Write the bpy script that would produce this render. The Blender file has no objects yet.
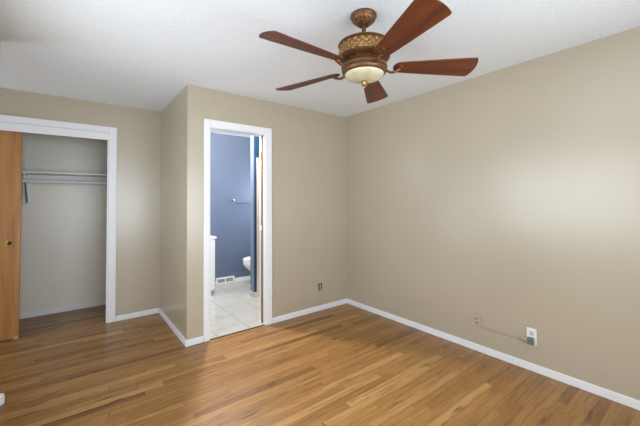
import bpy, bmesh, math, random
from mathutils import Vector, Matrix
random.seed(7)
PI = math.pi
S = bpy.context.scene
COL = S.collection

# ------------------------------------------------------------------ camera
F_PX, YAW, PITCH, ROLL, CY, HC = 319.8335, 0.6604, 0.0242, -0.0060, 193.036, 1.3372
cd = bpy.data.cameras.new('camera')
cam = bpy.data.objects.new('camera', cd)
COL.objects.link(cam)
cd.sensor_width = 36.0
cd.lens = F_PX / 640 * 36.0
cd.shift_y = (CY - 213.0) / 640
cd.clip_start = 0.02
_s, _c = math.sin(YAW), math.cos(YAW)
r0 = Vector((_c, -_s, 0))
fw = Vector((_s * math.cos(PITCH), _c * math.cos(PITCH), math.sin(PITCH)))
u0 = r0.cross(fw)
r1 = r0 * math.cos(ROLL) + u0 * math.sin(ROLL)
u1 = u0 * math.cos(ROLL) - r0 * math.sin(ROLL)
m = Matrix((r1, u1, -fw)).transposed().to_4x4()
m.translation = Vector((0, 0, HC))
cam.matrix_world = m
S.camera = cam

# ------------------------------------------------------------------ view, world, daylight
S.view_settings.view_transform = 'Standard'
S.view_settings.look = 'None'
S.view_settings.gamma = 1.0
S.view_settings.use_curve_mapping = False
S.view_settings.exposure = -0.33
SOUTH_W, WEST_W, HALL_W, BATH_LAMP, BATH_WIN = 168.0, 42.0, 13.0, 1950.0, 24.0
w = bpy.data.worlds.new('world'); S.world = w; w.use_nodes = True
w.node_tree.nodes['Background'].inputs[0].default_value = (0.80, 0.89, 1.0, 1)
w.node_tree.nodes['Background'].inputs[1].default_value = 1.0


def daylight(name, loc, rot, sx, sz, watts, col=(0.82, 0.91, 1.0)):
    ld = bpy.data.lights.new(name, 'AREA')
    ld.shape = 'RECTANGLE'; ld.size = sx; ld.size_y = sz
    ld.energy = watts; ld.color = col
    o = bpy.data.objects.new(name, ld); COL.objects.link(o)
    o.location = loc; o.rotation_euler = rot
    return o


# room dimensions
XE, XW, YN, YS, H = 2.8565, -0.3947, 3.118, -0.48, 2.44
XC, YR, YCB = 0.8525, 4.27, 5.05          # alcove return wall, closet front wall, closet back wall
YB = 5.09                                  # bathroom far wall
XL = -1.45                                 # alcove and closet left end
BB = 0.060                                 # baseboard height
daylight('south_daylight', (1.02, YS - 0.62, 1.10), (PI / 2 + math.radians(32), 0, 0), 2.9, 2.1, SOUTH_W)   # sky and bright ground seen through the big window
daylight('west_daylight', (XW - 0.05, 1.60, 1.38), (PI / 2, 0, -PI / 2), 2.0, 1.15, WEST_W)
daylight('hall_fill', (XL - 0.08, 3.80, 1.15), (PI / 2, 0, -PI / 2), 0.7, 1.6, HALL_W)  # added fill light for the alcove, shining in from the unseen hall
daylight('bathroom_daylight', (XE + 0.05, 4.64, 1.45), (PI / 2, 0, PI / 2), 0.5, 0.6, BATH_WIN)


# ------------------------------------------------------------------ materials
def s2l(c):
    return tuple(((v / 255) / 12.92 if v / 255 <= 0.04045 else ((v / 255 + 0.055) / 1.055) ** 2.4) for v in c) + (1,)


class NT:
    def __init__(self, name):
        self.m = bpy.data.materials.new(name); self.m.use_nodes = True
        self.t = self.m.node_tree; self.n = self.t.nodes
        self.b = self.n['Principled BSDF']

    def add(self, typ, **kw):
        o = self.n.new(typ)
        for k, v in kw.items(): setattr(o, k, v)
        return o

    def link(self, a, b): self.t.links.new(a, b)

    def val(self, op, a, b=None, c=None):
        o = self.add('ShaderNodeMath', operation=op)
        for i, x in enumerate((a, b, c)):
            if x is None: continue
            if hasattr(x, 'links'): self.link(x, o.inputs[i])
            else: o.inputs[i].default_value = x
        return o.outputs[0]

    def coord(self): return self.add('ShaderNodeTexCoord').outputs['Object']

    def mapping(self, vec, scale=(1, 1, 1)):
        o = self.add('ShaderNodeMapping'); self.link(vec, o.inputs[0]); o.inputs['Scale'].default_value = scale
        return o.outputs[0]

    def noise(self, vec, scale, detail=3, rough=0.5, dim='3D'):
        o = self.add('ShaderNodeTexNoise', noise_dimensions=dim); self.link(vec, o.inputs['Vector'])
        o.inputs['Scale'].default_value = scale; o.inputs['Detail'].default_value = detail; o.inputs['Roughness'].default_value = rough
        return o.outputs['Fac']

    def ramp(self, fac, stops):
        o = self.add('ShaderNodeValToRGB'); e = o.color_ramp.elements
        e[0].position, e[0].color = stops[0]; e[1].position, e[1].color = stops[-1]
        for p, c in stops[1:-1]:
            x = e.new(p); x.color = c
        self.link(fac, o.inputs[0]); return o.outputs[0]

    def mix(self, fac, a, b, mode='MIX'):
        o = self.add('ShaderNodeMix', data_type='RGBA', blend_type=mode)
        for i, x in ((0, fac), (6, a), (7, b)):
            if hasattr(x, 'links'): self.link(x, o.inputs[i])
            else: o.inputs[i].default_value = x
        return o.outputs[2]

    def bump(self, h, strength, dist=0.002):
        o = self.add('ShaderNodeBump'); o.inputs['Strength'].default_value = strength; o.inputs['Distance'].default_value = dist
        self.link(h, o.inputs['Height']); self.link(o.outputs[0], self.b.inputs['Normal'])


def paint(name, rgb, rough=0.55, bump=0.15, scale=220, var=0.03, spec=0.4):
    t = NT(name); c = t.coord()
    n = t.noise(c, 2.5, 3)
    base = s2l(rgb)
    lo = tuple(v * (1 - var) for v in base[:3]) + (1,); hi = tuple(min(1, v * (1 + var)) for v in base[:3]) + (1,)
    t.link(t.ramp(n, [(0.3, lo), (0.7, hi)]), t.b.inputs['Base Color'])
    t.b.inputs['Roughness'].default_value = rough
    t.b.inputs['Specular IOR Level'].default_value = spec
    if bump: t.bump(t.noise(c, scale, 2), bump, 0.0015)
    return t.m


def metal(name, rgb, rough=0.3, met=1.0, var=0.15):
    t = NT(name); c = t.coord()
    base = s2l(rgb)
    lo = tuple(v * (1 - var) for v in base[:3]) + (1,)
    t.link(t.ramp(t.noise(c, 40, 3), [(0.3, lo), (0.7, base)]), t.b.inputs['Base Color'])
    t.b.inputs['Metallic'].default_value = met; t.b.inputs['Roughness'].default_value = rough
    return t.m


def wood(name, dark, light, axis=0, scale=1.0, rough=0.4, coat=0.0):
    t = NT(name); c = t.coord()
    sc = [14 * scale] * 3; sc[axis] = 0.9 * scale
    v = t.mapping(c, sc)
    n1 = t.noise(v, 2.0, 5, 0.6)
    sc2 = [90 * scale] * 3; sc2[axis] = 2.5 * scale
    n2 = t.noise(t.mapping(c, sc2), 2.0, 3, 0.6)
    f = t.val('ADD', t.val('MULTIPLY', n1, 0.7), t.val('MULTIPLY', n2, 0.3))
    t.link(t.ramp(f, [(0.3, s2l(dark)), (0.7, s2l(light))]), t.b.inputs['Base Color'])
    t.b.inputs['Roughness'].default_value = rough
    t.b.inputs['Coat Weight'].default_value = coat; t.b.inputs['Coat Roughness'].default_value = 0.25
    return t.m


def floor_oak():
    t = NT('oak_strip_floor'); c = t.coord()
    sp = t.add('ShaderNodeSeparateXYZ'); t.link(c, sp.inputs[0])
    W, L = 0.0572, 0.95
    ys = t.val('DIVIDE', sp.outputs['Y'], W)
    row = t.val('FLOOR', ys); fy = t.val('FRACT', ys)
    wn = t.add('ShaderNodeTexWhiteNoise', noise_dimensions='1D'); t.link(row, wn.inputs['W'])
    xs = t.val('ADD', t.val('DIVIDE', sp.outputs['X'], L), t.val('MULTIPLY', wn.outputs['Value'], 7.31))
    # uneven board lengths: warp the coordinate along the row before cutting it
    wv = t.add('ShaderNodeCombineXYZ'); t.link(xs, wv.inputs[0]); t.link(t.val('MULTIPLY', row, 3.7), wv.inputs[1])
    xs = t.val('ADD', xs, t.val('MULTIPLY', t.noise(wv.outputs[0], 1.1, 0), 1.1))
    colm = t.val('FLOOR', xs); fx = t.val('FRACT', xs)
    idv = t.add('ShaderNodeCombineXYZ'); t.link(row, idv.inputs[0]); t.link(colm, idv.inputs[1])
    wi = t.add('ShaderNodeTexWhiteNoise', noise_dimensions='2D'); t.link(idv.outputs[0], wi.inputs['Vector'])
    rnd = wi.outputs['Value']
    board = t.ramp(rnd, [(0.0, s2l((130, 88, 44))), (0.12, s2l((152, 108, 57))), (0.5, s2l((162, 119, 65))),
                         (0.88, s2l((170, 127, 73))), (1.0, s2l((186, 146, 91)))])
    # grain: noise stretched along the board, shifted for every board
    gv = t.add('ShaderNodeCombineXYZ')
    t.link(t.val('ADD', t.val('MULTIPLY', sp.outputs['X'], 1.6), t.val('MULTIPLY', rnd, 40)), gv.inputs[0])
    t.link(t.val('MULTIPLY', sp.outputs['Y'], 26), gv.inputs[1]); t.link(t.val('MULTIPLY', rnd, 23), gv.inputs[2])
    g = t.noise(gv.outputs[0], 1.5, 5, 0.62)
    grain = t.ramp(g, [(0.30, (0.52, 0.45, 0.38, 1)), (0.46, (0.90, 0.88, 0.85, 1)), (0.72, (1.12, 1.12, 1.12, 1))])
    base = t.mix(1.0, board, grain, 'MULTIPLY')
    # fine pores
    pv = t.mapping(c, (6, 300, 1)); p = t.noise(pv, 1.0, 2, 0.6)
    base = t.mix(1.0, base, t.ramp(p, [(0.36, (0.74, 0.68, 0.62, 1)), (0.52, (1, 1, 1, 1))]), 'MULTIPLY')
    # sparse dark mineral streaks and knots
    kv = t.mapping(c, (2.2, 13, 1)); k = t.noise(kv, 1.3, 2, 0.5)
    base = t.mix(1.0, base, t.ramp(k, [(0.64, (1, 1, 1, 1)), (0.74, (0.45, 0.36, 0.29, 1))]), 'MULTIPLY')
    # seams between strips
    ey = t.val('MINIMUM', fy, t.val('SUBTRACT', 1.0, fy)); ex = t.val('MINIMUM', fx, t.val('SUBTRACT', 1.0, fx))
    seam = t.val('MAXIMUM', t.val('LESS_THAN', ey, 0.016), t.val('LESS_THAN', ex, 0.0016))
    base = t.mix(t.val('MULTIPLY', seam, 0.55), base, s2l((70, 42, 22)))
    t.link(base, t.b.inputs['Base Color'])
    t.b.inputs['Roughness'].default_value = 0.36
    t.b.inputs['Specular IOR Level'].default_value = 0.5
    t.bump(t.val('SUBTRACT', t.val('MULTIPLY', g, 0.15), seam), 0.12, 0.001)
    return t.m


def floor_tile():
    t = NT('white_floor_tile'); c = t.coord()
    sp = t.add('ShaderNodeSeparateXYZ'); t.link(c, sp.inputs[0])
    P = 0.345
    e = None
    for ax, off in (('X', 1.500), ('Y', 3.650)):
        f = t.val('FRACT', t.val('DIVIDE', t.val('SUBTRACT', sp.outputs[ax], off - 10 * P), P))
        d = t.val('MINIMUM', f, t.val('SUBTRACT', 1.0, f))
        e = d if e is None else t.val('MINIMUM', e, d)
    g = t.val('LESS_THAN', e, 0.013)
    n = t.noise(c, 9, 4)
    col = t.ramp(n, [(0.3, s2l((180, 178, 172))), (0.7, s2l((194, 193, 188)))])
    t.link(t.mix(g, col, s2l((152, 148, 140))), t.b.inputs['Base Color'])
    t.b.inputs['Roughness'].default_value = 0.28
    return t.m


def ceiling_mat():
    t = NT('textured_ceiling_paint'); c = t.coord()
    n = t.noise(c, 55, 4, 0.6); n2 = t.noise(c, 18, 2)
    h = t.val('ADD', t.ramp(n, [(0.42, (0, 0, 0, 1)), (0.6, (1, 1, 1, 1))]), t.val('MULTIPLY', n2, 0.5))
    t.link(t.ramp(n, [(0.38, s2l((226, 228, 230))), (0.6, s2l((232, 234, 236)))]), t.b.inputs['Base Color'])
    t.b.inputs['Roughness'].default_value = 0.9; t.b.inputs['Specular IOR Level'].default_value = 0.1
    t.bump(h, 0.22, 0.003)
    return t.m


def bronze(name, dark, mid, gold, scale=60, met=0.55, rough=0.42):
    t = NT(name); c = t.coord()
    v = t.add('ShaderNodeTexVoronoi', feature='F1'); t.link(c, v.inputs['Vector']); v.inputs['Scale'].default_value = scale
    n = t.noise(c, scale * 1.3, 4, 0.6)
    f = t.val('ADD', t.val('MULTIPLY', n, 0.75), t.val('MULTIPLY', v.outputs['Distance'], 0.35))
    t.link(t.ramp(f, [(0.30, s2l(dark)), (0.52, s2l(mid)), (0.75, s2l(gold))]), t.b.inputs['Base Color'])
    t.b.inputs['Metallic'].default_value = met; t.b.inputs['Roughness'].default_value = rough
    t.bump(f, 0.25, 0.002)
    return t.m


def emission(name, rgb, strength):
    t = NT(name)
    t.b.inputs['Base Color'].default_value = s2l((240, 240, 235))
    t.b.inputs['Emission Color'].default_value = s2l(rgb); t.b.inputs['Emission Strength'].default_value = strength
    return t.m


M = {
    'wall': paint('beige_wall_paint', (182, 170, 148), 0.285, 0.04, 200, var=0.015, spec=1.0),
    'closet_wall': paint('pale_closet_paint_brightened', (234, 228, 216), 0.32, 0.04, 200, var=0.015, spec=0.7),  # pale paint lightened further in place of light missing inside the closet
    'blue': paint('blue_bathroom_paint', (94, 105, 126), 0.36, 0.05, 200, var=0.015, spec=0.35),
    'lavender': paint('lavender_corner_paint', (112, 121, 141), 0.35, 0.0),
    'teal': paint('shaded_blue_partition_paint', (28, 58, 86), 0.35, 0.05, 260),  # bathroom blue turned darker and more teal, shade painted into the colour
    'trim': paint('white_trim_paint', (236, 236, 238), 0.35, 0.0, var=0.01),
    'white': paint('white_gloss_paint', (235, 236, 236), 0.3, 0.0, var=0.01),
    'porcelain': paint('white_porcelain', (240, 240, 238), 0.12, 0.0, var=0.01, spec=0.6),
    'beige_trim': paint('cream_base_tile', (210, 202, 190), 0.35, 0.0, var=0.03),
    'ceil': ceiling_mat(), 'oak': floor_oak(), 'tile': floor_tile(),
    'birch': wood('birch_closet_door', (150, 100, 52), (190, 138, 82), 2, 0.6, 0.42),
    'door_edge': wood('stained_door_edge', (128, 96, 62), (170, 134, 94), 2, 1.0, 0.45),
    'blade': wood('walnut_fan_blade', (58, 24, 7), (112, 54, 20), 0, 1.3, 0.5, 0.0),
    'bronze': bronze('antique_bronze', (46, 27, 14), (104, 68, 40), (150, 106, 66)),
    'bronze_band': bronze('gilded_relief', (84, 54, 28), (140, 100, 58), (186, 148, 98), 110),
    'finial_metal': metal('polished_antique_gold', (206, 172, 124), 0.25, 0.9, 0.2),
    'bronze_smooth': metal('burnished_bronze', (112, 76, 46), 0.38, 0.5, 0.25),
    'bronze_dark': bronze('dark_bronze', (44, 24, 13), (92, 55, 30), (140, 92, 52), 80),
    'brass': metal('brass', (214, 176, 104), 0.25),
    'chrome': metal('brushed_nickel', (196, 200, 206), 0.22),
    'dark': paint('dark_recess', (34, 28, 24), 0.6, 0.0),
    'black': paint('black_threshold_strip', (38, 34, 32), 0.5, 0.0),
    'brown': paint('brown_receptacle', (78, 62, 46), 0.5, 0.0),
    'grey': paint('grey_plastic', (112, 112, 106), 0.45, 0.0),
    'vent_grey': paint('register_grille_paint', (176, 180, 184), 0.4, 0.0),
    'cord': paint('tan_painted_cord', (178, 158, 138), 0.5, 0.0),
    'tan': paint('tan_plastic', (172, 160, 138), 0.5, 0.0),
    'lamp': emission('lamp_glass', (255, 248, 236), BATH_LAMP),
}


def bowl_glass():
    t = NT('alabaster_glass'); c = t.coord()
    n = t.noise(c, 12, 4, 0.6)
    t.link(t.ramp(n, [(0.3, s2l((186, 174, 142))), (0.7, s2l((214, 205, 176)))]), t.b.inputs['Base Color'])
    t.b.inputs['Roughness'].default_value = 0.25
    t.b.inputs['Subsurface Weight'].default_value = 0.2
    t.b.inputs['Subsurface Radius'].default_value = (0.02, 0.018, 0.012)
    return t.m


M['bowl'] = bowl_glass()


# ------------------------------------------------------------------ mesh helpers
def box(bm, x0, x1, y0, y1, z0, z1):
    v = [bm.verts.new(p) for p in ((x0, y0, z0), (x1, y0, z0), (x1, y1, z0), (x0, y1, z0),
                                   (x0, y0, z1), (x1, y0, z1), (x1, y1, z1), (x0, y1, z1))]
    for f in ((3, 2, 1, 0), (4, 5, 6, 7), (0, 1, 5, 4), (1, 2, 6, 5), (2, 3, 7, 6), (3, 0, 4, 7)):
        bm.faces.new([v[i] for i in f])


def lathe(bm, prof, seg=48, cx=0, cy=0, cz=0, disp=None, ax=(1, 1), cap=True):
    rings = []
    for r, z in prof:
        if r < 1e-6:
            rings.append([bm.verts.new((cx, cy, cz + z))])
        else:
            ring = []
            for i in range(seg):
                a = 2 * PI * i / seg
                rr = r + (disp(a, z) if disp else 0)
                ring.append(bm.verts.new((cx + rr * ax[0] * math.cos(a), cy + rr * ax[1] * math.sin(a), cz + z)))
            rings.append(ring)
    for a, b in zip(rings, rings[1:]):
        for i in range(seg):
            j = (i + 1) % seg
            q = [a[i % len(a)], a[j % len(a)], b[j % len(b)], b[i % len(b)]]
            q = list(dict.fromkeys(q))
            if len(q) > 2: bm.faces.new(q)
    for ring, top in ((rings[0], False), (rings[-1], True)):
        if cap and len(ring) > 2: bm.faces.new(ring if top else ring[::-1])
    bmesh.ops.recalc_face_normals(bm, faces=bm.faces[:])


def loft(bm, sections, seg=40):
    """sections: (cx, cy, z, a, b) ellipses"""
    rings = []
    for cx, cy, z, a, b in sections:
        rings.append([bm.verts.new((cx + a * math.cos(2 * PI * i / seg), cy + b * math.sin(2 * PI * i / seg), z)) for i in range(seg)])
    for p, q in zip(rings, rings[1:]):
        for i in range(seg):
            j = (i + 1) % seg
            bm.faces.new((p[i], p[j], q[j], q[i]))
    bm.faces.new(rings[0][::-1]); bm.faces.new(rings[-1])
    bmesh.ops.recalc_face_normals(bm, faces=bm.faces[:])


def tube(bm, pts, r, seg=12, flat=1.0):
    pts = [Vector(p) for p in pts]
    rings = []; up = None
    for i, p in enumerate(pts):
        d = (pts[min(i + 1, len(pts) - 1)] - pts[max(i - 1, 0)]).normalized()
        if up is None:
            up = Vector((0, 0, 1)) if abs(d.z) < 0.9 else Vector((0, 1, 0))
        s = d.cross(up).normalized(); up = s.cross(d).normalized()
        rr = r[i] if isinstance(r, (list, tuple)) else r
        rings.append([bm.verts.new(p + s * rr * math.cos(2 * PI * k / seg) + up * rr * flat * math.sin(2 * PI * k / seg)) for k in range(seg)])
    for a, b in zip(rings, rings[1:]):
        for k in range(seg):
            j = (k + 1) % seg
            bm.faces.new((a[k], a[j], b[j], b[k]))
    bm.faces.new(rings[0][::-1]); bm.faces.new(rings[-1])
    bmesh.ops.recalc_face_normals(bm, faces=bm.faces[:])


def smooth_path(pts, n=6):
    out = []
    P = [Vector(p) for p in pts]
    P = [P[0] * 2 - P[1]] + P + [P[-1] * 2 - P[-2]]
    for i in range(1, len(P) - 2):
        for k in range(n):
            t = k / n
            a, b, c, d = P[i - 1:i + 3]
            out.append(0.5 * ((2 * b) + (c - a) * t + (2 * a - 5 * b + 4 * c - d) * t * t + (3 * b - a - 3 * c + d) * t ** 3))
    out.append(P[-2])
    return out


def obj(name, bm, mat, parent=None, smooth=False, bevel=0, bseg=2, loc=None):
    me = bpy.data.meshes.new(name); bm.to_mesh(me); bm.free()
    o = bpy.data.objects.new(name, me); COL.objects.link(o)
    me.materials.append(M[mat] if isinstance(mat, str) else mat)
    if smooth:
        for p in me.polygons: p.use_smooth = True
        me.set_sharp_from_angle(angle=math.radians(38))
    if bevel:
        b = o.modifiers.new('bevel', 'BEVEL'); b.width = bevel; b.segments = bseg; b.limit_method = 'ANGLE'
    if parent: o.parent = parent
    if loc: o.location = loc
    return o


def boxes(name, mat, bxs, parent=None, bevel=0, structure=False, **kw):
    bm = bmesh.new()
    for b in bxs: box(bm, *b)
    o = obj(name, bm, mat, parent, bevel=bevel, **kw)
    if structure: o['kind'] = 'structure'
    return o


def struct(name, mat, *bxs, bevel=0): return boxes(name, mat, bxs, bevel=bevel, structure=True)


def thing(name, label, cat, loc=(0, 0, 0), group=None, rz=0):
    o = bpy.data.objects.new(name, None); COL.objects.link(o); o.empty_display_size = 0.05
    o.location = loc; o.rotation_euler = (0, 0, rz)
    o['label'] = label; o['category'] = cat
    if group: o['group'] = group
    return o


def tag(o, label, cat, group=None):
    o['label'] = label; o['category'] = cat
    if group: o['group'] = group
    return o


# ------------------------------------------------------------------ room shell
T = 0.12
YN2 = 3.240            # far face of the wall that holds the bathroom doorway
DX0, DX1, DZ = 1.060, 1.672, 2.074
struct('floor', 'oak', (XL - T, XE + T, YS - T, 3.125, -0.08, 0), (XL - T, XC + 0.04, 3.125, YCB + T, -0.08, 0))
struct('floor_bathroom', 'tile', (XC + 0.04, XE + T, 3.125, YB + T, -0.08, 0.0))
struct('ceiling', 'ceil', (XL - T, XE + T, YS - T, YB + T, H, H + 0.1))

# east wall, bedroom part
struct('wall_east', 'wall', (XE, XE + T, YS - T, YN + 0.061, 0, H))
# north wall around the doorway; hollow to the right of it, where the door slides in
XS = XE + T
struct('wall_north', 'wall', (XC, DX0, YN, YN2 - 0.006, 0, H), (DX0, DX1, YN, YN2 - 0.006, DZ, H),
       (DX1, XE, YN, YN + 0.045, 0, H), (DX1, XE, YN + 0.045, YN2 - 0.045, 2.085, H))
struct('wall_bathroom_south', 'blue', (DX1, XE, YN2 - 0.034, YN2, 0, H),
       (XC + 0.1, DX0, YN2 - 0.006, YN2, 0, H), (DX0, DX1, YN2 - 0.006, YN2, DZ, H))
# return wall of the alcove (also the closet's right side), beige on one side, blue on the other
struct('wall_alcove_right', 'wall', (XC, XC + 0.09, YN2 - 0.006, YB + T, 0, H))
struct('wall_bathroom_west', 'blue', (XC + 0.09, XC + 0.10, YN2, YB, 0, H))
struct('wall_bathroom_north', 'blue', (XC + 0.09, XS, YB, YB + T, 0, H))
# bathroom east wall with its window
BW = (4.36, 4.92, 1.12, 1.78)
struct('wall_bathroom_east', 'blue', (XE, XS, YN + 0.061, BW[0], 0, H), (XE, XS, BW[1], YB, 0, H),
       (XE, XS, BW[0], BW[1], 0, BW[2]), (XE, XS, BW[0], BW[1], BW[3], H))
# closet front wall
CO0, CO1, CZ = -1.20, 0.325, 2.03
struct('wall_closet_front', 'wall', (CO1, XC, YR, YR + 0.055, 0, H), (XL, CO0, YR, YR + 0.055, 0, H), (CO0, CO1, YR, YR + 0.055, CZ + 0.075, H))
struct('wall_closet_back', 'closet_wall', (XL, XC, YCB, YCB + T, 0, H))
HD = (3.40, 4.20, 2.03)      # doorway from the alcove to the hall
struct('wall_alcove_left', 'wall', (XL - T, XL, YN - 0.08 - T, HD[0], 0, H), (XL - T, XL, HD[1], YCB + T, 0, H), (XL - T, XL, HD[0], HD[1], HD[2], H))
struct('trim_7', 'trim', (XL, XL + 0.014, HD[0] - 0.065, HD[0], 0, HD[2] + 0.065), (XL, XL + 0.014, HD[1], HD[1] + 0.065, 0, HD[2] + 0.065), (XL, XL + 0.014, HD[0], HD[1], HD[2], HD[2] + 0.065), bevel=0.004)
# west wall of the bedroom with a window, ending at the alcove
WW = (0.60, 2.60, 0.80, 1.95)
YWE = YN - 0.075
struct('wall_west', 'wall', (XW - T, XW, YS - T, WW[0], 0, H), (XW - T, XW, WW[1], YWE, 0, H),
       (XW - T, XW, WW[0], WW[1], 0, WW[2]), (XW - T, XW, WW[0], WW[1], WW[3], H))
struct('wall_alcove_south', 'wall', (XL, XW - T, YWE - T, YWE, 0, H))
SWN = (-0.30, 2.24, 0.50, 2.05)
struct('wall_south', 'wall', (XW, SWN[0], YS - T, YS, 0, H), (SWN[1], XE, YS - T, YS, 0, H),
       (SWN[0], SWN[1], YS - T, YS, 0, SWN[2]), (SWN[0], SWN[1], YS - T, YS, SWN[3], H))


def frame_boxes(axis, a0, a1, z0, z1, p0, p1, wd, mull):
    """picture-frame boxes in the plane across `axis`"""
    def b(u0, u1, za, zb): return (u0, u1, p0, p1, za, zb) if axis == 'y' else (p0, p1, u0, u1, za, zb)
    out = [b(a0, a1, z0, z0 + wd), b(a0, a1, z1 - wd, z1), b(a0, a0 + wd, z0 + wd, z1 - wd), b(a1 - wd, a1, z0 + wd, z1 - wd)]
    if mull: out.append(b((a0 + a1) / 2 - wd / 2, (a0 + a1) / 2 + wd / 2, z0 + wd, z1 - wd))
    return out


struct('window_1', 'trim', *frame_boxes('y', SWN[0], SWN[1], SWN[2], SWN[3], YS - T, YS - 0.07, 0.045, True))
struct('window_2', 'trim', *frame_boxes('x', WW[0], WW[1], WW[2], WW[3], XW - T, XW - 0.07, 0.045, True))
struct('window_3', 'trim', *frame_boxes('x', BW[0], BW[1], BW[2], BW[3], XE + 0.07, XS, 0.035, False))

# bathroom partition between toilet and tub
PX, PY0, PY1 = 2.020, 4.10, 4.20
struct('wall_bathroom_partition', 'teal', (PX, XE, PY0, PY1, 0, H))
struct('trim_1', 'lavender', (PX - 0.012, PX, PY0 + 0.004, PY1 + 0.002, 0.085, H))
struct('baseboard_partition', 'beige_trim', (PX - 0.022, PX + 0.078, PY0 - 0.012, PY0, 0, 0.075), (PX - 0.022, PX - 0.001, PY0, PY1, 0, 0.075), bevel=0.004)

# door casings
struct('trim_2', 'trim', (DX0 - 0.058, DX0, YN - 0.016, YN, 0, DZ + 0.064), (DX1, DX1 + 0.070, YN - 0.016, YN, 0, DZ + 0.064),
       (DX0, DX1, YN - 0.016, YN, DZ, DZ + 0.064), bevel=0.005)
# doorway jamb linings: left, head, and the split right jamb beside the sliding door
struct('door_1', 'trim', (DX0, DX0 + 0.006, YN - 0.010, YN2 + 0.004, 0, DZ - 0.012), (DX0, DX1, YN - 0.010, YN2 + 0.004, DZ - 0.012, DZ),
       (DX1 - 0.012, DX1, YN - 0.010, YN + 0.043, 0, DZ - 0.012), (DX1 - 0.012, DX1, YN2 - 0.036, YN2 + 0.004, 0, DZ - 0.012), bevel=0.002)
struct('trim_3', 'black', (DX0 + 0.012, DX1 - 0.012, 3.112, 3.130, 0.0, 0.006), bevel=0.002)
# closet casing: outer casing and the stepped track fascia
struct('trim_4', 'trim', (CO1, CO1 + 0.0755, YR - 0.016, YR, 0, 2.179), (CO0 - 0.0755, CO0, YR - 0.016, YR, 0, 2.179),
       (CO0, CO1, YR - 0.016, YR, 2.112, 2.179), bevel=0.005)
struct('trim_5', 'trim', (CO0, CO1, YR - 0.010, YR + 0.012, CZ, 2.110), bevel=0.003)
struct('trim_6', 'trim', (CO1 - 0.012, CO1, YR - 0.002, YR + 0.055, 0, CZ - 0.001), bevel=0.002)

# baseboards
bt = 0.013
struct('baseboard_north', 'trim', (DX1 + 0.071, XE, YN - bt, YN, 0, BB), bevel=0.004)
struct('baseboard_north.001', 'trim', (XC - bt, DX0 - 0.059, YN - bt, YN, 0, BB), bevel=0.004)
struct('baseboard_east', 'trim', (XE - bt, XE, YS, YN - bt, 0, BB), bevel=0.004)
struct('baseboard_alcove', 'trim', (XC - bt, XC, YN, YR - bt, 0, BB), bevel=0.004)
struct('baseboard_closet_front', 'trim', (CO1 + 0.077, XC - bt, YR - bt, YR, 0, BB), bevel=0.004)
struct('baseboard_closet_back', 'trim', (XL, XC, YCB - bt, YCB, 0, 0.068), bevel=0.004)
struct('baseboard_south', 'trim', (XW, XE - bt, YS, YS + bt, 0, BB), bevel=0.004)
struct('baseboard_west', 'trim', (XW, XW + bt, YS + bt, YWE, 0, BB), bevel=0.004)
struct('baseboard_bathroom_north', 'trim', (1.645, 1.825, YB - bt, YB, 0, 0.065), (2.146, XE, YB - bt, YB, 0, 0.065), bevel=0.004)

# white rounded stop at the end of the west wall
bm = bmesh.new()
lathe(bm, [(0.020, 0), (0.021, 0.008), (0.021, 0.045), (0.018, 0.060), (0.010, 0.068), (0, 0.070)], 24)
o = obj('door_stop', bm, 'white', smooth=True, loc=(XW + 0.013 + 0.0215, 3.01, 0))
tag(o, 'small rounded white stop on the floor at the left wall end', 'door stop')

# ------------------------------------------------------------------ ceiling fan
FX, FY = 1.360, 1.318
fan = thing('ceiling_fan', 'bronze five-blade ceiling fan with walnut blades and frosted bowl light', 'ceiling fan', (FX, FY, H))
Z = lambda z: z - H
bm = bmesh.new()
lathe(bm, [(0.070, 0), (0.076, -0.004), (0.078, -0.014), (0.075, -0.021), (0.071, -0.0235), (0.070, -0.026)], 56)
cano = obj('canopy', bm, 'bronze_smooth', fan, smooth=True)
bm = bmesh.new()
lathe(bm, [(0.070, -0.026), (0.068, -0.032), (0.063, -0.039), (0.056, -0.047), (0.047, -0.055), (0.038, -0.062), (0.032, -0.066), (0.026, -0.070), (0, -0.070)],
      112, disp=lambda a, z: 0.0022 * math.sin(9 * a + 90 * z) * math.sin(9 * a - 90 * z) if -0.060 < z < -0.028 else 0)
obj('embossed_cup', bm, 'bronze', cano, smooth=True)
bm = bmesh.new(); lathe(bm, [(0.0125, -0.070), (0.0125, Z(2.262))], 20)
obj('downrod', bm, 'bronze_smooth', fan, smooth=True)

bm = bmesh.new()
lathe(bm, [(0.0, Z(2.270)), (0.022, Z(2.270)), (0.030, Z(2.264)), (0.115, Z(2.263)), (0.144, Z(2.262)), (0.151, Z(2.258)), (0.153, Z(2.253)), (0.149, Z(2.249)), (0.146, Z(2.2465))], 72)
mot = obj('motor_housing', bm, 'bronze_smooth', fan, smooth=True)


def relief(a, z):
    k = 11
    p = math.sin(k * a + 95 * z) * math.sin(k * a - 95 * z)
    q = abs(math.sin(k * 0.5 * a)) ** 0.5
    return 0.0085 * (abs(p) ** 0.8) * (0.6 + 0.4 * q)


prof = [(0.140 + 0.004 * math.sin(PI * i / 32), Z(2.2460 - 0.0620 * i / 32)) for i in range(33)]
bm = bmesh.new(); lathe(bm, prof, 240, disp=relief)
obj('filigree_band', bm, 'bronze_band', mot, smooth=True)
bm = bmesh.new()
lathe(bm, [(0.144, Z(2.1835)), (0.150, Z(2.181)), (0.151, Z(2.176)), (0.147, Z(2.171)), (0.139, Z(2.167)), (0.126, Z(2.165)), (0.0, Z(2.165))], 72)
obj('lower_flange', bm, 'bronze_smooth', mot, smooth=True)
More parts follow.
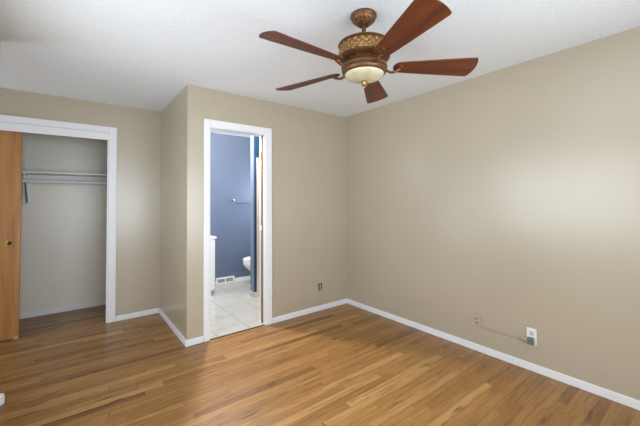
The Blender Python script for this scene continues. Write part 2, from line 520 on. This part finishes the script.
# slotted collar under the motor
bm = bmesh.new()
lathe(bm, [(0.0, Z(2.1645)), (0.108, Z(2.1645)), (0.108, Z(2.1425)), (0.0, Z(2.1425))], 80, disp=lambda a, z: -0.004 if int(a / (2 * PI) * 40) % 2 else 0)
obj('collar', bm, 'bronze_dark', mot)
bm = bmesh.new()
lathe(bm, [(0.0, Z(2.142)), (0.112, Z(2.142)), (0.124, Z(2.139)), (0.132, Z(2.132)), (0.135, Z(2.122)), (0.134, Z(2.113)), (0.128, Z(2.108)), (0.131, Z(2.098)), (0.126, Z(2.086)), (0.119, Z(2.082)), (0.116, Z(2.082)), (0, Z(2.082))], 72)
ring = obj('light_ring', bm, 'bronze_smooth', fan, smooth=True)
bm = bmesh.new()
lathe(bm, [(0.1145, Z(2.0815))] + [(0.1145 * math.cos(PI / 2 * i / 12), Z(2.0815) - 0.037 * math.sin(PI / 2 * i / 12)) for i in range(1, 12)] + [(0.0, Z(2.0815) - 0.037)], 56)
obj('glass_bowl', bm, 'bowl', fan, smooth=True)
bm = bmesh.new()
lathe(bm, [(0, 0), (0.015, 0), (0.020, -0.003), (0.021, -0.008), (0.012, -0.012), (0.010, -0.017), (0.0155, -0.022), (0.017, -0.028), (0.012, -0.034), (0.006, -0.037), (0.005, -0.042), (0, -0.044)], 28, cz=Z(2.0447))
obj('finial', bm, 'finial_metal', fan, smooth=True)

ZB, TAN, A0 = 2.1252, 0.251, 3.1218


def blade_outline():
    up = []
    for i in range(9):                                   # rounded root
        a = PI / 2 * i / 8
        up.append((0.172 + 0.052 * (1 - math.cos(a)), 0.046 * math.sin(a)))
    for i in range(1, 12):
        t = i / 12
        up.append((0.224 + (0.622 - 0.224) * t, 0.046 + (0.081 - 0.046) * t ** 0.9))
    up.append((0.634, 0.081)); up.append((0.643, 0.076))
    n = 8
    for i in range(1, n + 1):
        v = 0.076 * (1 - i / n)
        up.append((0.643 + 0.019 * (1 - (v / 0.076) ** 2), v))
    return up + [(u, -v) for u, v in reversed(up[1:-1])]


def blade_mesh():
    bm = bmesh.new(); th = 0.0065
    ol = blade_outline()
    # local +y is counter-clockwise seen from above; the clockwise edge is the higher one
    top = [bm.verts.new((u, v, -v * TAN + th / 2)) for u, v in ol]
    bot = [bm.verts.new((u, v, -v * TAN - th / 2)) for u, v in ol]
    n = len(ol)
    bm.faces.new(top); bm.faces.new(bot[::-1])
    for i in range(n): bm.faces.new((top[i], bot[i], bot[(i + 1) % n], top[(i + 1) % n]))
    bmesh.ops.recalc_face_normals(bm, faces=bm.faces[:])
    return bm


def arm_mesh():
    """curved scroll arm that carries a blade, ending in an oval pad under it"""
    bm = bmesh.new()
    pts = smooth_path([(0.094, 0, 0.020), (0.118, 0, 0.004), (0.136, 0, -0.020), (0.160, 0, -0.030), (0.186, 0, -0.024), (0.212, 0, -0.010)], 6)
    n = len(pts)
    tube(bm, pts, [0.0135 - 0.004 * math.sin(PI * i / (n - 1)) for i in range(n)], 12, 0.75)
    return bm


def pad_mesh():
    bm = bmesh.new()
    seg = 32
    rings = []
    for k, (s, dz) in enumerate(((1.0, -0.0035), (0.98, -0.008), (0.78, -0.0105), (0.62, -0.0085), (0.45, -0.0125), (0.2, -0.0145))):
        rg = []
        for i in range(seg):
            a = 2 * PI * i / seg
            lob = 1 + (0.07 * math.cos(6 * a) if k < 3 else 0)
            u = 0.222 + 0.040 * s * lob * math.cos(a); v = 0.027 * s * lob * math.sin(a)
            rg.append(bm.verts.new((u, v, -v * TAN + dz)))
        rings.append(rg)
    for p, q in zip(rings, rings[1:]):
        for i in range(seg):
            j = (i + 1) % seg
            bm.faces.new((p[i], p[j], q[j], q[i]))
    bm.faces.new(rings[0]); bm.faces.new(rings[-1])
    bmesh.ops.recalc_face_normals(bm, faces=bm.faces[:])
    return bm


bl0 = obj('blade', blade_mesh(), 'blade', fan, bevel=0.002, loc=(0, 0, Z(ZB)))
ar0 = obj('blade_arm', arm_mesh(), 'bronze', bl0, smooth=True)
pd0 = obj('arm_pad', pad_mesh(), 'bronze_dark', bl0, smooth=True)
bl0.rotation_euler = (0, 0, A0)
for k in range(1, 5):
    b = bl0.copy(); COL.objects.link(b); b.parent = fan; b.rotation_euler = (0, 0, A0 - k * 2 * PI / 5)
    for ch in (ar0, pd0):
        c = ch.copy(); COL.objects.link(c); c.parent = b

# ------------------------------------------------------------------ closet
door = thing('closet_door', 'orange birch sliding door pushed to the left of the closet opening', 'closet door', (-0.776, 4.345, 0.010))
boxes('door_panel', 'birch', [(-0.380, 0.380, -0.015, 0.015, 0.0, 2.065)], door, bevel=0.002)
bm = bmesh.new()
lathe(bm, [(0.0175, 0.0), (0.0275, 0.0), (0.0285, 0.003), (0.026, 0.005), (0.0205, 0.005), (0.0175, 0.002)], 32, cap=False)
fp = obj('finger_pull', bm, 'brass', door, smooth=True, loc=(0.304, -0.0152, 0.930)); fp.rotation_euler = (PI / 2, 0, 0)
fp['label'] = 'round brass finger pull'
bm = bmesh.new(); lathe(bm, [(0.0, 0.0006), (0.0172, 0.0006), (0.0172, 0.0012), (0, 0.0012)], 24)
obj('pull_recess', bm, 'dark', fp)
boxes('floor_guide', 'tan', [(0.345, 0.378, -0.022, -0.0155, -0.0095, 0.020)], door, bevel=0.001)

shelf = thing('closet_shelf', 'white painted shelf across the upper closet', 'shelf', (-0.3, 4.9, 1.665))
boxes('shelf_board', 'white', [(XL + 0.303, XC + 0.298, -0.155, 0.149, 0, 0.020)], shelf, bevel=0.002)
boxes('wall_cleat', 'white', [(XL + 0.303, XC + 0.298, 0.132, 0.149, -0.088, -0.001)], shelf, bevel=0.002)
boxes('support_board', 'white', [(-0.150, -0.066, 0.118, 0.1315, -0.350, -0.001)], shelf, bevel=0.003)
# steel shelf-and-rod bracket on the support board
bm = bmesh.new()
path = smooth_path([(-0.108, 0.113, -0.335), (-0.108, 0.104, -0.31), (-0.112, 0.045, -0.20), (-0.114, -0.03, -0.125), (-0.114, -0.072, -0.112)], 5)
tube(bm, path, 0.0075, 10)
obj('bracket_brace', bm, 'grey', shelf, smooth=True)['label'] = 'dark grey steel brace'
boxes('bracket_arm', 'white', [(-0.124, -0.104, -0.14, 0.117, -0.014, -0.001)], shelf, bevel=0.002)
boxes('bracket_leg', 'white', [(-0.120, -0.096, 0.108, 0.1175, -0.345, -0.0145)], shelf, bevel=0.002)
boxes('bracket_hook', 'white', [(-0.118, -0.108, -0.115, -0.104, -0.085, -0.0145)], shelf, bevel=0.001)
bm = bmesh.new()
tube(bm, [(XL + 0.002, 4.80, 1.573), (XC - 0.002, 4.80, 1.573)], 0.0165, 20)
o = obj('hanging_rod', bm, 'white', shelf, smooth=True); o.data.transform(Matrix.Translation(-shelf.location))

# ------------------------------------------------------------------ sliding bathroom door in its pocket
pd = thing('pocket_door', 'wood-edged sliding door tucked into the right side of the bathroom doorway', 'door', (DX1, YN + 0.064, 0.008))
boxes('door_slab', 'door_edge', [(-0.020, 0.585, -0.0165, 0.0165, 0, 2.036)], pd, bevel=0.002)
boxes('edge_pull', 'brass', [(-0.0215, -0.0202, -0.009, 0.009, 1.790, 1.875)], pd, bevel=0.0005)
boxes('latch', 'white', [(-0.0260, -0.0202, -0.011, 0.011, 1.010, 1.065)], pd, bevel=0.002)

# ------------------------------------------------------------------ outlets
ox, oz = 2.410, 0.285
out = thing('wall_outlet', 'beige outlet with dark brown receptacle on the wall right of the doorway', 'outlet', (ox, YN, oz))
boxes('cover_plate', 'wall', [(-0.036, 0.036, -0.006, -0.0005, -0.058, 0.058)], out, bevel=0.002)
boxes('receptacle_surround', 'brown', [(-0.026, 0.026, -0.0075, -0.0062, -0.044, 0.044)], out)
boxes('receptacle_face', 'tan', [(-0.0105, 0.0105, -0.010, -0.0077, -0.046, 0.030)], out, bevel=0.001)

po = thing('wall_outlet', 'white duplex outlet low on the right wall with a grey plug in it', 'outlet', (XE, 0.985, 0.268))
boxes('cover_plate', 'white', [(-0.006, -0.0005, -0.034, 0.034, -0.062, 0.062)], po, bevel=0.002)
bm = bmesh.new(); box(bm, -0.0085, -0.0062, -0.017, 0.017, 0.006, 0.040)
obj('receptacle', bm, 'beige_trim', po, bevel=0.003)
bm = bmesh.new(); box(bm, -0.0085, -0.0062, -0.017, 0.017, -0.040, -0.006)
obj('receptacle', bm, 'beige_trim', po, bevel=0.003)
for dy in (-0.0065, 0.0065):
    boxes('slot', 'brown', [(-0.0095, -0.0087, dy - 0.0011, dy + 0.0011, 0.019, 0.030)], po)

ad = thing('power_adapter', 'grey cube adapter plugged into the white outlet, trailing a thin tan cord', 'plug', (XE - 0.0092, 0.992, 0.238))
boxes('plug_body', 'grey', [(-0.034, -0.0005, -0.026, 0.014, -0.026, 0.026)], ad, bevel=0.006, bseg=3)
bm = bmesh.new()
lathe(bm, [(0.012, 0), (0.0135, 0.006), (0.0135, 0.036), (0.010, 0.042), (0, 0.043)], 24)
o = obj('strain_relief', bm, 'tan', ad, smooth=True, loc=(-0.016, 0.0145, 0.000)); o.rotation_euler = (-PI / 2, 0, 0)
cp = smooth_path([(XE - 0.008, 1.388, 0.222), (XE - 0.004, 1.36, 0.221), (XE - 0.004, 1.25, 0.219), (XE - 0.004, 1.15, 0.2165), (XE - 0.0045, 1.07, 0.213), (XE - 0.012, 1.062, 0.216), (XE - 0.022, 1.046, 0.230)], 6)
bm = bmesh.new(); tube(bm, cp, 0.0032, 8)
o = obj('cord', bm, 'cord', ad, smooth=True); o.data.transform(Matrix.Translation(-ad.location))
o['label'] = 'thin tan cord along the wall'

jk = thing('phone_jack', 'small wall-coloured jack with two dark slots at the far end of the cord', 'wall jack', (XE, 1.402, 0.272))
boxes('jack_box', 'wall', [(-0.016, -0.0005, -0.030, 0.030, -0.046, 0.046)], jk, bevel=0.004)
boxes('jack_slot', 'grey', [(-0.0175, -0.0163, -0.004, 0.022, 0.010, 0.020)], jk)
boxes('jack_slot', 'grey', [(-0.0175, -0.0163, -0.010, 0.020, -0.026, -0.015)], jk)

# ------------------------------------------------------------------ bathroom
van = thing('bathroom_vanity', 'white bathroom vanity cabinet just inside the doorway on the left', 'vanity', (1.265, 4.80, 0))
VX0, VX1, VY0, VY1 = 0.9545 - 1.265, 1.622 - 1.265, 4.53 - 4.80, 5.085 - 4.80
bm = bmesh.new()
prof = [(VX0, 0.0), (VX1 - 0.055, 0.0), (VX1 - 0.055, 0.085), (VX1 - 0.02, 0.085), (VX1 - 0.02, 0.805), (VX0, 0.805)]
a = [bm.verts.new((x, VY0, z)) for x, z in prof]; b = [bm.verts.new((x, VY1, z)) for x, z in prof]
bm.faces.new(a); bm.faces.new(b[::-1])
for i in range(6): bm.faces.new((a[i], b[i], b[(i + 1) % 6], a[(i + 1) % 6]))
bmesh.ops.recalc_face_normals(bm, faces=bm.faces[:])
obj('cabinet_body', bm, 'white', van, bevel=0.002)
boxes('countertop', 'porcelain', [(VX0, VX1 + 0.018, VY0 - 0.012, VY1, 0.806, 0.838)], van, bevel=0.006)
for y0, y1, ky in ((VY0 + 0.004, -0.003 + 0.0075, -0.03), (0.0105, VY1 - 0.004, 0.045)):
    d = boxes('cabinet_door', 'white', [(VX1 - 0.0195, VX1, y0, y1, 0.10, 0.79)], van, bevel=0.003)
    bm = bmesh.new(); lathe(bm, [(0.006, 0), (0.006, 0.012), (0.014, 0.018), (0.012, 0.026), (0, 0.028)], 16)
    kn = obj('knob', bm, 'chrome', d, smooth=True, loc=(VX1 + 0.0002, ky, 0.70)); kn.rotation_euler = (0, PI / 2, 0)

to = thing('toilet', 'white toilet half hidden behind the blue bathroom partition', 'toilet', (2.40, 4.66, 0))
bm = bmesh.new()
loft(bm, [(0.03, 0, 0, 0.215, 0.105), (0.03, 0, 0.03, 0.205, 0.098), (0.05, 0, 0.14, 0.180, 0.090), (0.04, 0, 0.22, 0.195, 0.105), (0.0, 0, 0.29, 0.235, 0.145),
          (-0.02, 0, 0.34, 0.258, 0.175), (-0.025, 0, 0.38, 0.262, 0.182), (-0.025, 0, 0.40, 0.258, 0.178)])
obj('bowl', bm, 'porcelain', to, smooth=True)
bm = bmesh.new(); loft(bm, [(-0.02, 0, 0.401, 0.262, 0.183), (-0.02, 0, 0.408, 0.268, 0.188), (-0.02, 0, 0.420, 0.268, 0.188), (-0.02, 0, 0.424, 0.262, 0.182)])
obj('seat', bm, 'porcelain', to, smooth=True)
bm = bmesh.new(); loft(bm, [(-0.018, 0, 0.4245, 0.262, 0.183), (-0.018, 0, 0.430, 0.267, 0.187), (-0.018, 0, 0.442, 0.262, 0.183), (-0.018, 0, 0.450, 0.235, 0.160), (-0.018, 0, 0.452, 0.15, 0.1)])
obj('lid', bm, 'porcelain', to, smooth=True)
tk = boxes('tank', 'porcelain', [(0.255, 0.445, -0.215, 0.215, 0.395, 0.760)], to, bevel=0.02, bseg=3)
boxes('tank_lid', 'porcelain', [(0.245, 0.453, -0.225, 0.225, 0.761, 0.795)], to, bevel=0.008, bseg=3)
bm = bmesh.new(); tube(bm, smooth_path([(0.254, -0.14, 0.70), (0.238, -0.14, 0.70), (0.234, -0.12, 0.698), (0.234, -0.08, 0.69)], 4), 0.006, 8)
obj('flush_handle', bm, 'chrome', to, smooth=True)

tub = thing('bathtub', 'white bathtub behind the right side of the bathroom doorway', 'bathtub', (2.4785, 3.672, 0))
bm = bmesh.new()
TX0, TX1, TY0, TY1 = -0.375, 0.376, -0.428, 0.424
ot = [(TX0, TY0), (TX1, TY0), (TX1, TY1), (TX0, TY1)]; it = [(TX0 + .07, TY0 + .06), (TX1 - .06, TY0 + .06), (TX1 - .06, TY1 - .06), (TX0 + .07, TY1 - .06)]
ib = [(x * 0.88, y * 0.88) for x, y in it]
lv = [[bm.verts.new((x, y, z)) for x, y in r] for r, z in ((ot, 0.0), (ot, 0.38), (it, 0.38), (ib, 0.06))]
for p, q in zip(lv, lv[1:]):
    for i in range(4): bm.faces.new((p[i], p[(i + 1) % 4], q[(i + 1) % 4], q[i]))
bm.faces.new(lv[0][::-1]); bm.faces.new(lv[3])
bmesh.ops.recalc_face_normals(bm, faces=bm.faces[:])
obj('tub_shell', bm, 'porcelain', tub, bevel=0.015, bseg=3)
su = thing('shower_surround', 'white shower panel on the blue partition behind the doorway edge', 'shower panel', (2.46, PY0, 0.381))
boxes('surround_panel', 'beige_trim', [(2.060 - 2.46, XE - 0.003 - 2.46, -0.009, -0.001, 0, 1.948 - 0.381)], su, bevel=0.003)
boxes('surround_flange', 'beige_trim', [(2.056 - 2.46, 2.0595 - 2.46, -0.012, -0.001, 0, 1.950 - 0.381), (2.056 - 2.46, 2.101 - 2.46, -0.012, -0.001, -0.300, -0.001)], su, bevel=0.001)

vent = thing('floor_register', 'white slotted air register along the base of the blue wall', 'air vent', (1.985, YB - 0.001, 0))
boxes('register_body', 'white', [(-0.155, 0.155, -0.020, 0, 0.002, 0.108)], vent, bevel=0.006)
for cx in (-0.068, 0.068):
    g = boxes('grille', 'vent_grey', [(cx - 0.058, cx + 0.058, -0.0215, -0.0205, 0.030, 0.086)], vent)
    bm = bmesh.new()
    for i in range(8): box(bm, cx - 0.055 + i * 0.0145, cx - 0.055 + i * 0.0145 + 0.0055, -0.0228, -0.0218, 0.032, 0.084)
    sl = obj('slots', bm, 'brown', g); sl['kind'] = 'stuff'

tb = thing('towel_bar', 'brushed metal towel bar on the blue bathroom wall', 'towel bar', (2.15, YB, 1.335))
bm = bmesh.new(); tube(bm, [(-0.020, -0.072, -0.028), (0.46, -0.072, -0.028)], 0.0085, 12); obj('bar', bm, 'chrome', tb, smooth=True)
for x in (-0.012, 0.45):
    bm = bmesh.new(); tube(bm, smooth_path([(x - 0.018, -0.002, 0.020), (x - 0.015, -0.03, 0.014), (x, -0.064, -0.022)], 5), [0.009] * 11, 10)
    ps = obj('bar_post', bm, 'chrome', tb, smooth=True)
    bm = bmesh.new(); lathe(bm, [(0.024, 0), (0.024, 0.006), (0.016, 0.011), (0, 0.011)], 20)
    o = obj('mount_disc', bm, 'chrome', ps, smooth=True, loc=(x - 0.018, -0.0005, 0.020)); o.rotation_euler = (PI / 2, 0, 0)

lamp = thing('ceiling_lamp', 'small round ceiling lamp inside the bathroom above the doorway', 'lamp', (1.35, 3.73, H))
bm = bmesh.new(); lathe(bm, [(0.075, -0.0005), (0.078, -0.006), (0.074, -0.018), (0.045, -0.026), (0.03, -0.05), (0, -0.05)], 32)
obj('lamp_base', bm, 'chrome', lamp, smooth=True)
bm = bmesh.new(); bmesh.ops.create_uvsphere(bm, u_segments=24, v_segments=14, radius=0.055)
obj('lamp_globe', bm, 'lamp', lamp, smooth=True, loc=(0, 0, -0.108))
